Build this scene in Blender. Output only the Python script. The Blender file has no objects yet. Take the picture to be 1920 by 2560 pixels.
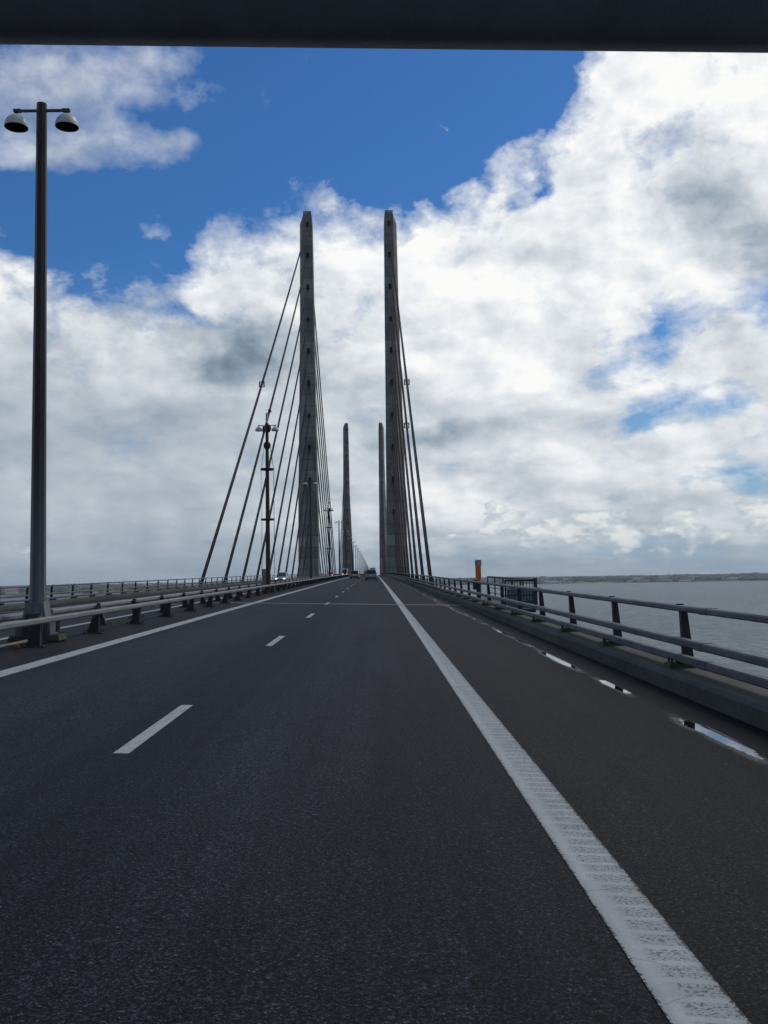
import bpy, bmesh, math, random
from mathutils import Vector, Matrix
R = math.radians
random.seed(7)
SC = bpy.context.scene
COL = SC.collection
PI = math.pi

# ------------------------------------------------------------------ camera
ZC = 65.0                                  # camera height above the sea
cam_d = bpy.data.cameras.new('camera'); cam = bpy.data.objects.new('camera', cam_d); COL.objects.link(cam)
cam_d.sensor_fit = 'VERTICAL'; cam_d.sensor_height = 36; cam_d.lens = 36*2362.7/2560
cam_d.clip_start = 0.05; cam_d.clip_end = 60000
right = Vector((0.99980846, 0.01603548, 0.01122119)); fwd_rows = None
# rows below: world X, Y, Z expressed in camera (right, up, forward)
MX = (0.9998084557756739, -0.010108603154167214, -0.01675911399011745)
M_ = [[0.9998084557756739, 0.01603547810445305, 0.011221194295786725],
      [-0.010108603154167214, -0.06785515985274303, 0.9976439712761412],
      [-0.01675911399011745, 0.9975663089355615, 0.06768006630423726]]
cam.matrix_world = Matrix(((M_[0][0], M_[0][1], -M_[0][2], 0), (M_[1][0], M_[1][1], -M_[1][2], 0),
                           (M_[2][0], M_[2][1], -M_[2][2], ZC), (0, 0, 0, 1)))
SC.camera = cam

# ------------------------------------------------------------------ sun, exposure
SUN_AZ, SUN_EL = 48.0, 48.0
sl = bpy.data.lights.new('sun', 'SUN'); sl.energy = 1.0; sl.angle = R(14); sl.color = (1, .95, .88)
sun = bpy.data.objects.new('sun', sl); COL.objects.link(sun)
sd = Vector((math.sin(R(SUN_AZ))*math.cos(R(SUN_EL)), math.cos(R(SUN_AZ))*math.cos(R(SUN_EL)), math.sin(R(SUN_EL))))
sun.rotation_euler = sd.to_track_quat('Z', 'Y').to_euler(); sun.location = (40, 40, 160)
SC.view_settings.view_transform = 'Standard'; SC.view_settings.look = 'None'
SC.view_settings.exposure = 0.0; SC.view_settings.gamma = 1.0

# ------------------------------------------------------------------ node helper
class NT:
    def __init__(s, tree): s.t = tree; s.n = tree.nodes; s.l = tree.links
    def new(s, typ, **kw):
        n = s.n.new(typ)
        for k, v in kw.items(): setattr(n, k, v)
        return n
    def put(s, sock, v):
        if isinstance(v, (int, float, tuple, list)):
            if isinstance(v, (tuple, list)) and len(v) == 3 and sock.type == 'RGBA': v = (*v, 1)
            if isinstance(v, (int, float)) and sock.type == 'RGBA': v = (v, v, v, 1)
            if isinstance(v, (int, float)) and sock.type == 'VECTOR': v = (v, v, v)
            sock.default_value = v
        else: s.l.new(v, sock)
    def math(s, op, a, b=None, c=None, clamp=False):
        n = s.new('ShaderNodeMath', operation=op, use_clamp=clamp)
        for i, v in enumerate((a, b, c)):
            if v is not None: s.put(n.inputs[i], v)
        return n.outputs[0]
    def vmath(s, op, a, b=None, scale=None):
        n = s.new('ShaderNodeVectorMath', operation=op); s.put(n.inputs[0], a)
        if b is not None: s.put(n.inputs[1], b)
        if scale is not None: s.put(n.inputs['Scale'], scale)
        return n.outputs['Value'] if op in ('LENGTH', 'DOT_PRODUCT', 'DISTANCE') else n.outputs[0]
    def mapr(s, v, a, b, c=0., d=1., smooth=False):
        n = s.new('ShaderNodeMapRange'); n.interpolation_type = 'SMOOTHSTEP' if smooth else 'LINEAR'
        s.put(n.inputs[0], v)
        for i, x in enumerate((a, b, c, d)): s.put(n.inputs[i+1], x)
        return n.outputs[0]
    def mix(s, f, a, b, typ='MIX'):
        n = s.new('ShaderNodeMix', data_type='RGBA', blend_type=typ)
        s.put(n.inputs[0], f); s.put(n.inputs[6], a); s.put(n.inputs[7], b)
        return n.outputs[2]
    def ramp(s, v, pts, interp='LINEAR'):
        n = s.new('ShaderNodeValToRGB'); n.color_ramp.interpolation = interp
        e = n.color_ramp.elements
        while len(e) < len(pts): e.new(0.5)
        for i, (p, c) in enumerate(pts):
            e[i].position = p; e[i].color = (*c, 1) if isinstance(c, (tuple, list)) else (c, c, c, 1)
        s.put(n.inputs[0], v); return n.outputs[0]
    def noise(s, vec, scale, detail=4, rough=.55, dist=0., typ='FBM', out=0):
        n = s.new('ShaderNodeTexNoise', noise_dimensions='3D', noise_type=typ)
        if vec is not None: s.put(n.inputs['Vector'], vec)
        n.inputs['Scale'].default_value = scale; n.inputs['Detail'].default_value = detail
        n.inputs['Roughness'].default_value = rough; n.inputs['Distortion'].default_value = dist
        return n.outputs[out]
    def voro(s, vec, scale, feat='F1', out=0, rnd=1.):
        n = s.new('ShaderNodeTexVoronoi', feature=feat); s.put(n.inputs['Vector'], vec)
        n.inputs['Scale'].default_value = scale; n.inputs['Randomness'].default_value = rnd
        return n.outputs[out]
    def sep(s, v): n = s.new('ShaderNodeSeparateXYZ'); s.put(n.inputs[0], v); return n.outputs
    def comb(s, x, y, z):
        n = s.new('ShaderNodeCombineXYZ')
        for i, v in enumerate((x, y, z)): s.put(n.inputs[i], v)
        return n.outputs[0]

# ------------------------------------------------------------------ world: blue sky and broken cloud
W = bpy.data.worlds.new("World"); SC.world = W; W.use_nodes = True
wt = NT(W.node_tree); W.node_tree.nodes.clear()
BG = 0.1
gen = wt.new('ShaderNodeTexCoord').outputs['Generated']
dx, dy, dz = wt.sep(wt.vmath('NORMALIZE', gen))
az = wt.math('MULTIPLY', wt.math('ARCTAN2', dx, dy), 57.29578)
el = wt.math('MULTIPLY', wt.math('ARCSINE', dz), 57.29578)
sky = wt.new('ShaderNodeTexSky', sky_type='NISHITA'); sky.sun_disc = False
sky.sun_elevation = R(SUN_EL); sky.sun_rotation = R(SUN_AZ); sky.altitude = 60
sky.air_density = 1.15; sky.dust_density = 0.25; sky.ozone_density = 3.2
# clouds get finer and flatter towards the horizon
zz = wt.math('MULTIPLY_ADD', wt.math('DIVIDE', dz, wt.math('ADD', wt.math('ABSOLUTE', dz), .10)), .28, wt.math('MULTIPLY', dz, 1.3))
P = wt.comb(dx, dy, zz)
warp = wt.noise(P, 6.5, 7, .60, out=1)
wv = wt.vmath('SUBTRACT', warp, (.5, .5, .5))
wx, wy, wz = wt.sep(wv)
azw = wt.math('MULTIPLY_ADD', wx, 7.5, az); elw = wt.math('MULTIPLY_ADD', wy, 5.5, el)
AE = wt.comb(azw, elw, 0.)
def blobs(lst, start=0.):
    acc = start
    for a0, e0, ra, re, rot, amp in lst:
        mp = wt.new('ShaderNodeMapping', vector_type='TEXTURE'); wt.put(mp.inputs[0], AE)
        mp.inputs['Location'].default_value = (a0, e0, 0); mp.inputs['Rotation'].default_value = (0, 0, R(rot))
        mp.inputs['Scale'].default_value = (ra, re, 1)
        g = wt.new('ShaderNodeTexGradient', gradient_type='SPHERICAL'); wt.l.new(mp.outputs[0], g.inputs[0])
        acc = wt.math('MULTIPLY_ADD', g.outputs[1], amp, acc)
    return acc
# upper edge of the big cloud bank as a function of azimuth (degrees of elevation / 60)
def azn(a): return (a+60)/120
bank = wt.ramp(wt.mapr(azw, -60, 60), [(azn(a), e/60) for a, e in
    [(-60, 34), (-30, 17.5), (-22, 16.9), (-17, 16.6), (-11.6, 17.0), (-9.6, 20.0), (-5, 20.7), (2, 21.3), (8, 24.3), (11.2, 24.2), (13.0, 26.9), (16, 32), (24, 40), (50, 60)]])
bank = wt.math('MULTIPLY', wt.sep(bank)[0], 60)
cov = wt.mapr(wt.math('SUBTRACT', bank, elw), -2.6, 2.6, -.60, .62)
cov = wt.math('MAXIMUM', cov, wt.mapr(wt.math('ABSOLUTE', az), 60, 120, -1, .4))
cov = wt.math('MAXIMUM', cov, wt.mapr(el, 42, 60, -1, .25))
cov = blobs([
    (-16.5, 27.9, 9.0, 3.0, 8, 1.0), (-23.5, 26.2, 8, 3.4, 0, .95), (-13.5, 28.6, 4, 1.2, 0, .3),   # upper left veil
    (-17.0, 24.3, 9.0, 2.2, 8, 1.05), (-12.5, 26.6, 4.5, .8, 6, -.35), (-12.5, 25.0, 4.5, 1.4, -14, .55), (-20.5, 23.0, 4.6, 1.9, 25, .75),
    (-2.8, 29.6, 3.2, 1.4, 0, .46), (-13.6, 19.6, 2.2, 1.4, -30, .40), (-22.3, 19.4, 2.2, 2.2, -30, .38),
    (9.0, 24.9, 4.5, 1.6, 12, .34),
    (10.3, 22.6, 3.6, 1.2, 12, -.62), (5.5, 23.4, 3.5, .9, 8, -.38),          # thin places under the wisps
    (17.0, 14.1, 5.0, 2.1, 20, -.78), (14.2, 11.6, 2.8, 1.3, 0, -.5), (23.5, 14.6, 3.2, 2.4, 0, -.6),
    (19.5, 9.8, 6.5, 1.8, 8, -.62), (15.2, 8.8, 3, 1.2, 0, -.5), (-4.5, 22.3, 5, 1.5, 0, .2), (20, 4.7, 9, 1.1, 0, -.55),
    (16, 1.0, 16, 1.5, 0, -.75), (8, 6.0, 6, 1.2, 0, -.25), (24, 5.6, 7, 3.6, 0, -.25),
    (-11, 15.4, 4, 1.2, 0, -.5), (-16, 16.2, 3, 1.2, 0, -.25),
], cov)
n1 = wt.noise(P, 9.0, 9, .58)
Pw0 = wt.vmath('ADD', P, wt.vmath('SCALE', wv, scale=.06))
Ps = wt.vmath('ADD', P, (.010, .0, .014))
n1s = wt.noise(Ps, 9.0, 9, .58)
Pw = wt.vmath('ADD', P, wt.vmath('SCALE', wv, scale=.10))
r1 = wt.noise(Pw, 4.6, 9, .56); r2 = wt.noise(wt.vmath('ADD', Pw, (.018, 0, .030)), 4.6, 9, .56)
nlow = wt.noise(P, 3.6, 3, .5)
nfin = wt.noise(wt.vmath('ADD', P, wt.vmath('SCALE', wv, scale=.12)), 30, 8, .66)
nwis = wt.noise(P, 14, 8, .72, .6)
dens = wt.math('MULTIPLY_ADD', wt.math('SUBTRACT', n1, .5), 1.45, cov)
dens = wt.math('MULTIPLY_ADD', wt.math('SUBTRACT', nfin, .5), .50, dens)
dens = wt.math('MULTIPLY_ADD', wt.math('SUBTRACT', nwis, .5), .75, dens)
bil = wt.math('ABSOLUTE', wt.math('SUBTRACT', wt.noise(Pw0, 13, 5, .55), .5))
dens = wt.math('MULTIPLY_ADD', wt.math('SUBTRACT', bil, .09), 1.5, dens)
veil = wt.math('MULTIPLY', wt.mapr(el, 18, 22), wt.mapr(az, -2, -8))
alpha = wt.mapr(dens, wt.mapr(veil, 0, 1, -.18, -.34), wt.mapr(veil, 0, 1, .38, .74), 0, 1)
alpha = wt.math('MULTIPLY', alpha, wt.mapr(wt.math('MULTIPLY', wt.mapr(el, 19.5, 22), wt.mapr(az, -3, -7)), 0, 1, 1, .74))
# light and shade of the cloud bodies
leftness = wt.mapr(az, -12, 3, 1, 0, True)
shade = wt.mapr(wt.math('SUBTRACT', n1, n1s), -.10, .10, -.10, .10)
shade = wt.math('ADD', shade, wt.mapr(wt.math('SUBTRACT', r1, r2), -.10, .10, -.15, .15))
shade = wt.math('MULTIPLY_ADD', wt.math('SUBTRACT', nlow, .5), -.42, shade)
shade = wt.math('MULTIPLY_ADD', wt.math('SUBTRACT', nfin, .5), .10, shade)
shade = wt.math('MULTIPLY', shade, wt.mapr(el, 15, 9, 1., wt.mapr(leftness, 0, 1, .8, .42)))
bR = wt.ramp(wt.mapr(el, 0, 40), [(0, .52), (.06, .62), (.12, .74), (.2, .76), (.3, .84), (.5, .90), (.8, .92)])
bL = wt.ramp(wt.mapr(el, 0, 40), [(0, .47), (.1, .54), (.18, .52), (.25, .56), (.32, .62), (.40, .82), (.5, .88), (.8, .80)])
b0 = wt.mix(leftness, bR, bL); b0 = wt.sep(b0)[0]
b0 = blobs([
    (-7.8, 13.8, 3.8, 3.2, 35, -.36), (-10.4, 11.9, 3.6, 1.5, 0, -.30), (-13.5, 15.0, 3.5, 1.5, 20, .16), (-4.5, 12.5, 4, 2.4, 0, -.15),
    (-17, 8.6, 8, 2.6, 0, -.14), (-20, 12.0, 5, 2, 0, -.08), (3.8, 8.2, 6.5, 1.5, 0, -.40), (10, 9.0, 4, 1.1, 0, -.18),
    (20.5, 20.8, 5.5, 4.2, -35, -.42), (23.5, 19.0, 4.5, 4.5, 0, -.25), (15.5, 23.3, 4.5, 2.0, 10, -.20), (7.5, 18.8, 4.5, 1.6, 0, -.14),
    (9.5, 11.4, 3.6, 1.6, 0, .22), (18.8, 26.5, 5, 2.4, 0, .2), (-13, 11.2, 4, 1.6, 0, .16), (-6.5, 16.2, 6, 1.6, 0, .16),
    (-20, 26, 12, 6, 0, -.12), (5, 4, 8, 2.0, 0, .08)], b0)
# low cumulus heads over the horizon on the right
cum = wt.noise(wt.comb(dx, dy, wt.math('MULTIPLY', dz, 1.7)), 26, 8, .6)
cum_w = blobs([(7.2, 3.3, 2.1, .95, 0, .40), (4.6, 2.9, 1.4, .7, 0, .2), (12.8, 3.1, 2.6, .7, 6, .34), (19.3, 2.75, 3.4, 1.2, -12, .40),
    (23.6, 2.9, 2.8, 1.2, 0, .36), (9.5, 2.2, 9, .9, 0, .17), (15, 2.0, 8, .9, 0, .19), (13, .9, 13, .6, 0, .15),
    (-20.9, 2.6, 1.0, .9, 0, .26)], 0.)
cum_t = wt.math('ADD', cum, cum_w)
cum_a = wt.math('MULTIPLY', wt.mapr(cum_t, .61, .68, 0, 1, True), wt.mapr(cum_w, .02, .09))
cum_b = wt.mapr(wt.math('ADD', cum_t, wt.mapr(wt.noise(wt.comb(dx, dy, wt.math('MULTIPLY', dz, 2.2)), 60, 5, .55), .3, .7, -.10, .10)), .60, .82, .50, .96)
b0 = wt.math('ADD', wt.math('MAXIMUM', b0, .30), shade)
behind = wt.mapr(dy, .45, -.35, 1, .34, True)  # unseen sky behind the camera, dimmed to keep the pylon fronts dark
b0 = wt.math('MULTIPLY', wt.math('MAXIMUM', b0, .12), behind)
ccol = wt.ramp(wt.mapr(b0, .2, 1.0), [(0, (.17, .22, .30)), (.18, (.27, .345, .43)), (.42, (.46, .52, .58)), (.65, (.66, .70, .745)), (.85, (.84, .87, .90)), (1, (.98, .98, .97))])
skyc = wt.vmath('MULTIPLY', sky.outputs[0], (BG*.235, BG*.50, BG*.80))
hz = wt.mapr(el, -2, 19, 1, 0, True)
skyc = wt.mix(wt.math('MULTIPLY', hz, .88), skyc, (.30, .445, .60))
outc = wt.mix(alpha, skyc, ccol)
cumc = wt.ramp(wt.mapr(cum_b, .4, 1.0), [(0, (.36, .44, .51)), (.5, (.58, .65, .69)), (1, (.93, .93, .90))])
outc = wt.mix(wt.math('MULTIPLY', cum_a, wt.mapr(el, 6, 9, .8, 0)), outc, cumc)
outc = wt.mix(wt.mapr(el, 2.2, -.4, 0, .55, True), outc, (.36, .47, .55))
outc = wt.mix(wt.mapr(el, -.3, -1.5, 0, 1), outc, (.16, .20, .24))
bgn = wt.new('ShaderNodeBackground'); wt.put(bgn.inputs[0], wt.vmath('SCALE', outc, scale=1/BG)); bgn.inputs[1].default_value = BG
wo = wt.new('ShaderNodeOutputWorld'); wt.l.new(bgn.outputs[0], wo.inputs[0])
W.cycles.sampling_method = 'MANUAL'; W.cycles.sample_map_resolution = 512

# ------------------------------------------------------------------ object helpers
def tag(o, label=None, cat=None, group=None, kind=None):
    if label: o['label'] = label
    if cat: o['category'] = cat
    if group: o['group'] = group
    if kind: o['kind'] = kind
    return o
def thing(name, label, cat, loc=(0, 0, 0), rz=0, group=None):
    o = bpy.data.objects.new(name, None); COL.objects.link(o); o.location = loc; o.rotation_euler.z = rz
    o.empty_display_size = .3
    return tag(o, label, cat, group)
class MB:
    """collects shapes; build() links them as one mesh object"""
    def __init__(s): s.v = []; s.f = []
    def add(s, vs, fs):
        b = len(s.v); s.v += [tuple(v) for v in vs]; s.f += [tuple(i+b for i in f) for f in fs]; return s
    def box(s, c, d, taper=(1, 1), shift=(0, 0)):
        x, y, z = c; a, b, h = d[0]/2, d[1]/2, d[2]/2
        vs = [(x-a, y-b, z-h), (x+a, y-b, z-h), (x+a, y+b, z-h), (x-a, y+b, z-h)]
        a2, b2 = a*taper[0], b*taper[1]; x2, y2 = x+shift[0], y+shift[1]
        vs += [(x2-a2, y2-b2, z+h), (x2+a2, y2-b2, z+h), (x2+a2, y2+b2, z+h), (x2-a2, y2+b2, z+h)]
        return s.add(vs, [(3, 2, 1, 0), (4, 5, 6, 7), (0, 1, 5, 4), (1, 2, 6, 5), (2, 3, 7, 6), (3, 0, 4, 7)])
    def rings(s, rings, cap=True):
        n = len(rings[0]); vs = [p for r in rings for p in r]; fs = []
        for i in range(len(rings)-1):
            for j in range(n):
                k = (j+1) % n; fs.append((i*n+j, i*n+k, (i+1)*n+k, (i+1)*n+j))
        if cap: fs.append(tuple(reversed(range(n)))); fs.append(tuple((len(rings)-1)*n+j for j in range(n)))
        return s.add(vs, fs)
    def tube(s, pts, rad, n=8, cap=True):
        pts = [Vector(p) for p in pts]; rings = []
        rr = rad if isinstance(rad, (list, tuple)) else [rad]*len(pts)
        for i, p in enumerate(pts):
            d = (pts[min(i+1, len(pts)-1)]-pts[max(i-1, 0)]).normalized()
            ref = Vector((1, 0, 0)) if abs(d.x) < .9 else Vector((0, 1, 0))
            u = d.cross(ref).normalized(); w = d.cross(u).normalized()
            rings.append([p+(u*math.cos(2*PI*j/n)+w*math.sin(2*PI*j/n))*rr[i] for j in range(n)])
        return s.rings(rings, cap)
    def lathe(s, prof, n=24, c=(0, 0, 0)):
        rings = [[(c[0]+r*math.cos(2*PI*j/n), c[1]+r*math.sin(2*PI*j/n), c[2]+z) for j in range(n)] for r, z in prof]
        return s.rings(rings, False)
    def build(s, name, mat, parent=None, smooth=False, bevel=0, loc=None):
        me = bpy.data.meshes.new(name); me.from_pydata(s.v, [], s.f); me.update()
        bm = bmesh.new(); bm.from_mesh(me); bmesh.ops.recalc_face_normals(bm, faces=bm.faces); bm.to_mesh(me); bm.free()
        if smooth:
            for p in me.polygons: p.use_smooth = True
        me.materials.append(mat)
        o = bpy.data.objects.new(name, me); COL.objects.link(o)
        if parent: o.parent = parent
        if loc: o.location = loc
        if bevel:
            m = o.modifiers.new('bevel', 'BEVEL'); m.width = bevel; m.segments = 2; m.limit_method = 'ANGLE'
        return o
def cp(o, parent=None, loc=None):
    c = o.copy(); COL.objects.link(c); c.parent = parent
    if loc is not None: c.location = loc
    return c
def copy_tree(o, parent=None):
    c = cp(o, parent)
    for ch in list(o.children): copy_tree(ch, c)
    return c

# ------------------------------------------------------------------ materials
def mat(name, col, rough=.6, metal=0., spec=.5, var=0., vscale=3., bump=0., bscale=30., emis=None, estr=0., tint=None, aniso=(1, 1, 1)):
    m = bpy.data.materials.new(name); m.use_nodes = True; t = NT(m.node_tree)
    b = t.n['Principled BSDF']
    tc = t.new('ShaderNodeTexCoord').outputs['Object']
    v = t.vmath('MULTIPLY', tc, aniso)
    if var:
        n = t.noise(v, vscale, 6, .62)
        c2 = tint if tint else tuple(x*(1-var) for x in col)
        c = t.mix(t.mapr(n, .32, .68), c2, tuple(min(1, x*(1+var*.6)) for x in col))
        t.put(b.inputs['Base Color'], c)
        t.put(b.inputs['Roughness'], t.mapr(t.noise(v, vscale*2.3, 4), .3, .7, max(0, rough-.1), min(1, rough+.1)))
    else:
        b.inputs['Base Color'].default_value = (*col, 1); b.inputs['Roughness'].default_value = rough
    b.inputs['Metallic'].default_value = metal; b.inputs['Specular IOR Level'].default_value = spec
    if bump:
        bn = t.new('ShaderNodeBump'); bn.inputs['Strength'].default_value = bump; bn.inputs['Distance'].default_value = .01
        t.put(bn.inputs['Height'], t.noise(v, bscale, 4)); t.l.new(bn.outputs[0], b.inputs['Normal'])
    if emis: b.inputs['Emission Color'].default_value = (*emis, 1); b.inputs['Emission Strength'].default_value = estr
    return m
GALV = mat('galvanised_steel', (.105, .115, .135), .6, .35, var=.35, vscale=2.5, aniso=(2, .35, 2), bump=.15)
GALV_L = mat('galvanised_steel_pale', (.175, .18, .185), .65, .2, var=.22, vscale=2., aniso=(2, .4, 2), bump=.15)
POSTM = mat('dark_post_paint', (.035, .036, .038), .7, .2, var=.5, vscale=6., bump=.2)
POLE = mat('weathered_pole_steel', (.075, .066, .064), .55, .4, var=.45, vscale=1.6, aniso=(3, 3, .5), bump=.15)
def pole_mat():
    m = bpy.data.materials.new('pole_steel_painted_reflection'); m.use_nodes = True; t = NT(m.node_tree); b = t.n['Principled BSDF']
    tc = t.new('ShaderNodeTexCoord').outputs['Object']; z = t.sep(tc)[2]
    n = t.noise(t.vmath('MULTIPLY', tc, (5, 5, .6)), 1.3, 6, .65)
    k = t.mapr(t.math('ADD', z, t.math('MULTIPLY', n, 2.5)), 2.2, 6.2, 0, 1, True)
    c = t.mix(k, (.125, .137, .155), (.030, .024, .023))  # paler lower pole: a reflection painted into the base colour by height
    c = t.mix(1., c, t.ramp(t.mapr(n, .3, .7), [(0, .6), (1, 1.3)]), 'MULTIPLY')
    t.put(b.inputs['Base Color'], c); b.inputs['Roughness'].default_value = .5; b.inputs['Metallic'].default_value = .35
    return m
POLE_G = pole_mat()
POLE_R = mat('rusty_pole_steel', (.060, .030, .025), .7, .1, var=.55, vscale=1.1, aniso=(3, 3, .6), tint=(.035, .032, .032), bump=.2)
HEADM = mat('lamp_shade_enamel', (.52, .52, .50), .45, var=.15, vscale=6.)
DARK = mat('dark_interior', (.012, .012, .014), .6)
MOSS = mat('mossy_concrete', (.075, .072, .05), .95, var=.55, vscale=7., bump=.6, tint=(.04, .045, .02))
CABLE = mat('stay_cable_sheath', (.026, .021, .027), .8, spec=.2)
CLAMP = mat('cable_clamp_steel', (.012, .012, .015), .9, spec=.1)
ORANGE = mat('orange_enamel', (.72, .19, .012), .5, var=.12, vscale=5.)
SIGNW = mat('sign_white', (.42, .43, .43), .5, var=.1, vscale=9.)
BLACKP = mat('black_paint', (.008, .008, .01), .6)
MESH = mat('dark_frame_steel', (.045, .055, .055), .6, .3, var=.3, vscale=4.)
GLASSP = mat('greenish_panel_glass', (.17, .22, .23), .15, var=.35, vscale=3.)
BEIGE = mat('beige_cabinet', (.30, .27, .20), .7, var=.25, vscale=5.)
HEADER = mat('vehicle_trim', (.27, .29, .34), .8, var=.18, vscale=14., bump=.3, bscale=400.)

def concrete_mat(name, col, joints=0.):
    m = bpy.data.materials.new(name); m.use_nodes = True; t = NT(m.node_tree); b = t.n['Principled BSDF']
    tc = t.new('ShaderNodeTexCoord').outputs['Object']
    big = t.noise(t.vmath('MULTIPLY', tc, (.35, .35, .12)), 1.0, 6, .62)
    fine = t.noise(tc, 9, 5, .6)
    f = t.math('MULTIPLY_ADD', fine, .35, t.math('MULTIPLY', big, .75))
    c = t.mix(t.mapr(f, .38, .72), tuple(x*.45 for x in col), tuple(x*1.35 for x in col))
    if joints:
        z = t.sep(tc)[2]
        fr = t.math('FRACT', t.math('DIVIDE', z, joints))
        cell = t.math('FLOOR', t.math('DIVIDE', z, joints))
        wn = t.new('ShaderNodeTexWhiteNoise', noise_dimensions='1D'); t.put(wn.inputs['W'], cell)
        c = t.mix(1., c, t.ramp(wn.outputs['Value'], [(0, .70), (1, 1.18)]), 'MULTIPLY')
        c = t.mix(t.mapr(t.math('ABSOLUTE', t.math('SUBTRACT', fr, .5)), .455, .48, 0, .7), c, tuple(x*.3 for x in col))
        drip = t.noise(t.vmath('MULTIPLY', tc, (2.2, 2.2, .05)), 1.0, 4, .6)
        c = t.mix(t.mapr(drip, .48, .70, 0, .65), c, tuple(x*.40 for x in col))
    t.put(b.inputs['Base Color'], c); b.inputs['Roughness'].default_value = .9
    bn = t.new('ShaderNodeBump'); bn.inputs['Strength'].default_value = .4; bn.inputs['Distance'].default_value = .02
    t.put(bn.inputs['Height'], f); t.l.new(bn.outputs[0], b.inputs['Normal'])
    return m
PYL = concrete_mat('pylon_concrete', (.285, .27, .245), 4.0)
KERB = concrete_mat('kerb_concrete', (.066, .069, .063))
DECKC = concrete_mat('deck_concrete', (.17, .17, .16))

# road deck geometry
XC = -7.3; GR = .0078; YCREST = 588.; CF = .0277
def zb(y): return ZC-1.64+GR*y-GR*y*y/(2*YCREST)
def zd(x, y): return zb(y)-CF*(abs(x-XC)-7.3)
YS = [-30+2*i for i in range(66)]+[104+6*i for i in range(60)]+[470+20*i for i in range(78)]

def asphalt():
    m = bpy.data.materials.new('asphalt'); m.use_nodes = True; t = NT(m.node_tree); b = t.n['Principled BSDF']
    tc = t.new('ShaderNodeTexCoord').outputs['Object']; x, y, z = t.sep(tc)
    sp = t.noise(tc, 105, 3, .75); sp2 = t.voro(tc, 110, out=1); sp2v = t.sep(sp2)[0]
    mid = t.noise(tc, 2.2, 6, .65)
    big = t.noise(t.vmath('MULTIPLY', tc, (.9, .10, 1)), 1.0, 5, .6)
    streak = t.noise(t.vmath('MULTIPLY', tc, (5.5, .10, 1)), 1.0, 4, .6)
    xx = t.mapr(x, -19, 5)
    def px(v): return (v+19)/24
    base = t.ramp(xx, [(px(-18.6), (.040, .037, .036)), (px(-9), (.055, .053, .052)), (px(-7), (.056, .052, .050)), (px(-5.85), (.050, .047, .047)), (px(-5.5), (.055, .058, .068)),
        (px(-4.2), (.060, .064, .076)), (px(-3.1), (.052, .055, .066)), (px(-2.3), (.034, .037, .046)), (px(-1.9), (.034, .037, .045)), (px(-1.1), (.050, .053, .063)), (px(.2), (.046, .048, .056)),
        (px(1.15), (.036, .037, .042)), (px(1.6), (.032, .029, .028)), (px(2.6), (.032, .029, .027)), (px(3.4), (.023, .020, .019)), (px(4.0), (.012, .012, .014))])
    base = t.mix(1., base, t.ramp(t.mapr(streak, .3, .7), [(0, .76), (1, 1.20)]), 'MULTIPLY')
    base = t.mix(1., base, t.ramp(t.mapr(big, .3, .7), [(0, .74), (1, 1.24)]), 'MULTIPLY')
    base = t.mix(1., base, t.ramp(t.mapr(mid, .3, .7), [(0, .86), (1, 1.10)]), 'MULTIPLY')
    base = t.mix(1., base, t.ramp(t.mapr(sp, .34, .66), [(0, .15), (.5, .8), (1, 2.9)]), 'MULTIPLY')
    base = t.mix(1., base, (.35, .36, .395), 'MULTIPLY')
    gr = t.noise(tc, 48, 2, .7)
    base = t.mix(1., base, t.ramp(t.mapr(gr, .32, .68), [(0, .18), (.45, .75), (.7, 1.4), (1, 3.2)]), 'MULTIPLY')
    base = t.mix(1., base, t.ramp(sp2v, [(0, .40), (.5, .9), (1, 1.8)]), 'MULTIPLY')
    # browner surface past the expansion joint
    j = t.math('MULTIPLY', t.mapr(y, 43.9, 44.1), t.mapr(y, 44, 70, 1, .25))
    base = t.mix(t.math('MULTIPLY', j, .65), base, t.mix(1., base, (1.10, .93, .74), 'MULTIPLY'))
    # damp gutter and puddles
    wn = t.noise(t.vmath('MULTIPLY', tc, (1, .4, 1)), 4., 5, .6); wn2 = t.noise(t.vmath('MULTIPLY', tc, (1, .5, 1)), 22., 5, .65)
    wob = t.math('MULTIPLY_ADD', t.math('SUBTRACT', wn, .5), .55, t.math('MULTIPLY', t.math('SUBTRACT', wn2, .5), .30))
    acc = None
    for cx, cy, rx, ry in [(3.38, 9.55, .20, 1.05), (3.36, 13.6, .13, .75), (3.34, 17.7, .17, 1.6), (3.37, 21.9, .13, 1.2), (3.36, 25.1, .17, 1.7), (3.34, 30.6, .16, 1.5),
                           (3.30, 38.5, .18, 3.3), (3.25, 47.5, .20, 4.0), (3.30, 58, .20, 4.5), (3.35, 70, .18, 5), (3.3, 83, .2, 5), (3.3, 97, .18, 6), (3.3, 116, .18, 8)]:
        mp = t.new('ShaderNodeMapping', vector_type='TEXTURE'); t.put(mp.inputs[0], t.comb(x, y, 0.))
        mp.inputs['Location'].default_value = (cx+.04, cy, 0); mp.inputs['Scale'].default_value = (rx*1.45, ry*2.6, 1)
        g = t.new('ShaderNodeTexGradient', gradient_type='SPHERICAL'); t.l.new(mp.outputs[0], g.inputs[0])
        acc = g.outputs[1] if acc is None else t.math('MAXIMUM', acc, g.outputs[1])
    band = t.mapr(t.math('ABSOLUTE', t.math('SUBTRACT', x, 3.37)), .05, .38, .32, 0., True)
    pv = t.math('ADD', t.math('MAXIMUM', acc, band), wob)
    wet = t.mapr(pv, .58, .64, 0, 1, True); damp = t.math('MULTIPLY', t.mapr(pv, .28, .60, 0, 1, True), t.mapr(x, 3.36, 3.50, 1, 0, True)); wet = t.math('MULTIPLY', wet, t.mapr(x, 3.50, 3.58, 1, 0))
    gut = t.mapr(t.math('ADD', x, t.math('MULTIPLY', wob, .25)), 3.40, 3.62, 0, 1, True)
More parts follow.
